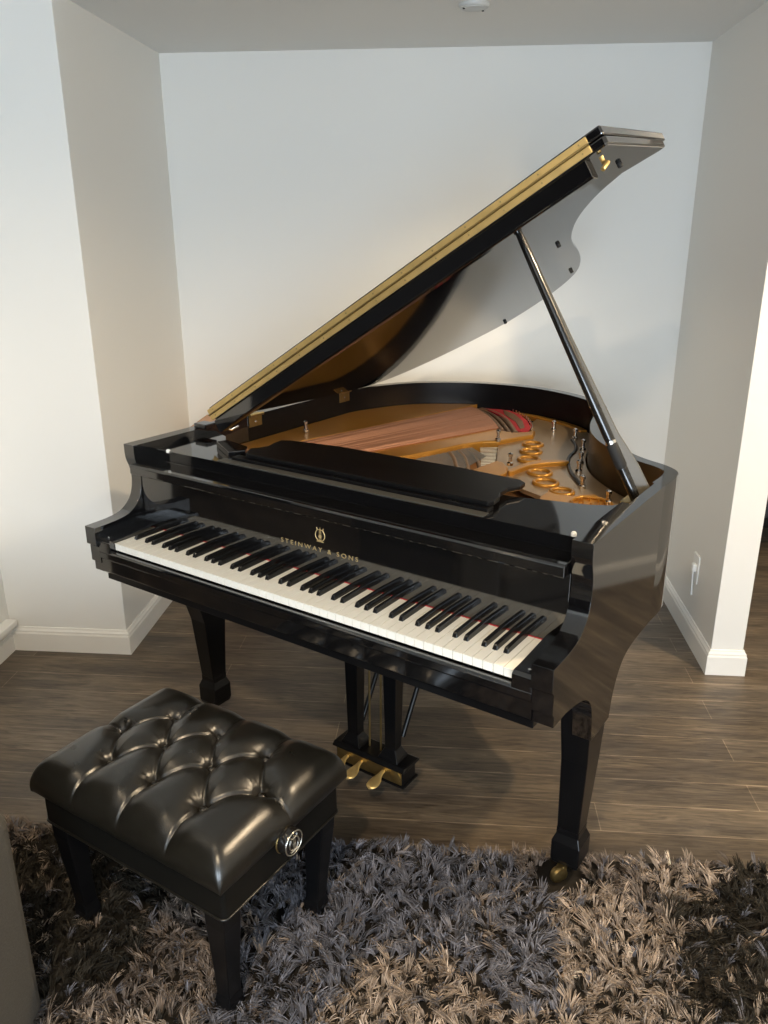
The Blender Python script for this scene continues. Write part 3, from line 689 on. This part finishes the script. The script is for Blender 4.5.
# ================================================================== BENCH
bx_, by_ = .586, -.300
cth, sth = math.cos(TH), math.sin(TH)
bench = empty('piano_bench', (-.9248+cth*bx_-sth*by_, 2.032+sth*bx_+cth*by_, 0), TH+math.radians(2.2))
tag(bench, 'black tufted leather piano bench with side knob on the shag rug', 'bench')
def make_cushion():
    a, b, r, zb, zt = .290, .211, .054, .386, .474
    L1, L2 = a-r, b-r
    nu, nv = 300, 230
    smax_u = L1+r*2.0; smax_v = L2+r*2.0
    u = np.linspace(-smax_u, smax_u, nu); v = np.linspace(-smax_v, smax_v, nv)
    def prof(s, Lf):
        t = np.abs(s); th = np.clip((t-Lf)/r, 0, 2.0)
        x = np.where(t < Lf, t, Lf+r*np.sin(th)); dr = np.where(t < Lf, 0, r*(1-np.cos(th)))
        return np.sign(s)*x, dr
    xu, du = prof(u, L1); yv, dv = prof(v, L2)
    X, Y = np.meshgrid(xu, yv, indexing='ij'); DU, DV = np.meshgrid(du, dv, indexing='ij')
    drop = np.minimum(np.hypot(DU, DV), .078)
    cs = 1-.022*np.minimum(DU, DV)/r; X = X*cs; Y = Y*cs
    crown = .026*(1-(X/a)**2)*(1-(Y/b)**2)
    bt = [(x*.1405, .098) for x in (-1, 0, 1)]+[(x*.1405, -.098) for x in (-1, 0, 1)]+[(x*.1405, 0) for x in (-1.5, -.5, .5, 1.5)]
    H = np.zeros_like(X)
    rr = np.full_like(X, 9.)
    for px_, py_ in bt:
        rr = np.minimum(rr, np.hypot(X-px_, Y-py_))
    segs = []
    for i, p in enumerate(bt):
        for q in bt[i+1:]:
            if abs(abs(p[0]-q[0])-.07025) < .01 and abs(abs(p[1]-q[1])-.098) < .01: segs.append((p, q))
    for x in (-1, 0, 1):
        for sg in (1, -1): segs.append(((x*.1405, sg*.098), (x*.1405+.004, sg*.215)))
    for sg in (-1, 1): segs.append(((sg*.21075, 0), (sg*.30, .0)))
    dd = np.full_like(X, 9.)
    for p, q in segs:
        ax_, ay_ = q[0]-p[0], q[1]-p[1]; t = np.clip(((X-p[0])*ax_+(Y-p[1])*ay_)/(ax_**2+ay_**2), 0, 1)
        bow = .004*np.sin(PI*t)
        dd = np.minimum(dd, np.hypot(X-p[0]-t*ax_, Y-p[1]-t*ay_-bow*(1 if p[1] >= 0 else -1)*0))
    H -= .020*np.exp(-(rr/.011)**2)+.013*np.exp(-(rr/.032)**2)
    H -= .0062*np.exp(-(dd/.0038)**2)+.0115*np.exp(-(dd/.024)**2)
    fade = np.clip(1-drop/.084, .08, 1)
    # gathers radiating from the buttons
    for px_, py_ in bt:
        ra = np.hypot(X-px_, Y-py_); an = np.arctan2(Y-py_, X-px_)
        H += .0003*np.sin(an*11+px_*40)*np.exp(-((ra-.024)/.010)**2)
    Z = zt-.012+crown-drop+H*fade
    V = np.stack([X, Y, Z], -1).reshape(-1, 3)
    idx = np.arange(nu*nv).reshape(nu, nv)
    F = np.stack([idx[:-1, :-1], idx[1:, :-1], idx[1:, 1:], idx[:-1, 1:]], -1).reshape(-1, 4).tolist()
    ring = list(idx[:, 0])+list(idx[-1, 1:])+list(idx[-2::-1, -1])+list(idx[0, -2:0:-1])
    o = len(V); ext = []
    for i in ring: x, y, z = V[i]; ext.append((x*.985, y*.980, zb))
    V = V.tolist()+ext; n = len(ring)
    for i in range(n): F.append([ring[i], ring[(i+1) % n], o+(i+1) % n, o+i])
    F.append([o+i for i in range(n)])
    mb = MB(); mb.v = V; mb.f = F
    c = mb.build('cushion', M['leather'], bench, smooth=70)
    for px_, py_ in bt:
        z = zt-.012+.026*(1-(px_/a)**2)*(1-(py_/b)**2)-.034
        MB().lathe([(.0085, -.004), (.0095, 0), (.007, .004), (.0, .0055)], 14, (px_, py_, z)).build('button', M['leather'], c, smooth=60)
make_cushion()
def rrect(a, b, r, n=5):
    out = []
    for cx, cy_, s in ((a-r, -b+r, -PI/2), (a-r, b-r, 0), (-a+r, b-r, PI/2), (-a+r, -b+r, PI)):
        for i in range(n+1): t = s+PI/2*i/n; out.append((cx+r*math.cos(t), cy_+r*math.sin(t)))
    return out
MB().prism(rrect(.272, .190, .012), .300, .386, 'z').build('apron', M['apron_leather'], bench, bevel=.002, smooth=40)
for z, rr_, aa, bb in ((.386, .0032, .276, .196), (.302, .0026, .273, .191)):
    MB().tube([(x, y, z) for x, y in rrect(aa, bb, .014)], rr_, 8, closed=True).build('piping', M['leather'], bench, smooth=60)
for sx in (-1, 1):
    for sy_ in (-1, 1):
        fx, fy = sx*.232, sy_*.157
        MB().loft([(sx*.226, sy_*.151, .016, .016, .006), (sx*.226, sy_*.151, .021, .021, .030), (sx*.226, sy_*.151, .0215, .0215, .045), (sx*.226, sy_*.151, .018, .018, .062), (sx*.229, sy_*.154, .019, .019, .12), (sx*.236, sy_*.160, .026, .024, .26), (sx*.237, sy_*.160, .027, .025, .302)]).build('leg', M['satin'], bench, bevel=.002)
kn = MB().lathe([(.016, 0), (.016, .006), (.012, .008), (.012, .016), (.027, .018), (.029, .021), (.029, .040), (.027, .043), (.0, .043)], 32, (.268, -.020, .382), (1, 0, 0)).build('height_knob', M['prop'], bench, smooth=40)
MB().tube([(.268+.020, -.020+.0285*math.cos(2*PI*i/28), .382+.0285*math.sin(2*PI*i/28)) for i in range(28)], .002, 8, closed=True).build('knob_ring', M['brass_dull'], kn, smooth=60)
MB().tube([(.268+.0425, -.020+.0262*math.cos(2*PI*i/28), .382+.0262*math.sin(2*PI*i/28)) for i in range(28)], .0016, 8, closed=True).build('knob_ring', M['silver'], kn, smooth=60)
lyre_mark(MB(), lambda u, v: Vector((.268+.0436, -.020+u, .382+v)), .036, .0013).build('knob_emblem', M['silver'], kn)
MB().lathe([(.024, 0), (.024, .002), (.020, .004)], 24, (.268, -.020, .382), (1, 0, 0)).build('knob_plate', M['brass_dull'], kn, smooth=40)

# ================================================================== LIGHT
def area(name, loc, target, size, energy, col, sy=None, spread=PI):
    l = bpy.data.lights.new(name, 'AREA'); l.energy = energy; l.color = col; l.size = size
    if sy: l.shape = 'RECTANGLE'; l.size_y = sy
    else: l.shape = 'DISK'
    l.spread = spread
    o = bpy.data.objects.new(name, l); C.objects.link(o); o.location = loc
    o.rotation_euler = (Vector(target)-Vector(loc)).to_track_quat('-Z', 'Y').to_euler(); return o
area('window_daylight', (.075, Y0+.0, 1.30), (.075, 0, 1.25), 2.5, 160, (.76, .88, 1.0), 1.45)
warm = (1.0, .77, .50)
def downlight(name, loc, energy, col, half_angle, blend=.35, r=.045):
    l = bpy.data.lights.new(name, 'SPOT'); l.energy = energy; l.color = col; l.spot_size = 2*math.radians(half_angle); l.spot_blend = blend; l.shadow_soft_size = r
    o = bpy.data.objects.new(name, l); C.objects.link(o); o.location = loc; return o
downlight('alcove_downlight', (.038, 3.023, ZC-.03), 37, (1.0, .90, .74), 52, .9)
downlight('right_downlight', (1.66, 1.87, ZM-.02), 138, warm, 78)
downlight('front_downlight', (-.30, -.10, ZM-.02), 125, warm, 78)
downlight('left_downlight', (-1.10, 1.10, ZM-.02), 12, warm, 75)
w = bpy.data.worlds.new('world'); S.world = w; w.use_nodes = True
w.node_tree.nodes['Background'].inputs[0].default_value = (.6, .75, 1, 1); w.node_tree.nodes['Background'].inputs[1].default_value = .8
S.view_settings.view_transform = 'Standard'; S.view_settings.look = 'None'; S.view_settings.gamma = 1; S.view_settings.use_curve_mapping = False
S.view_settings.exposure = 0.27
S.cycles.use_denoising = True
S.cycles.max_bounces = 10; S.cycles.diffuse_bounces = 6; S.cycles.glossy_bounces = 5
S.cycles.sample_clamp_indirect = 6
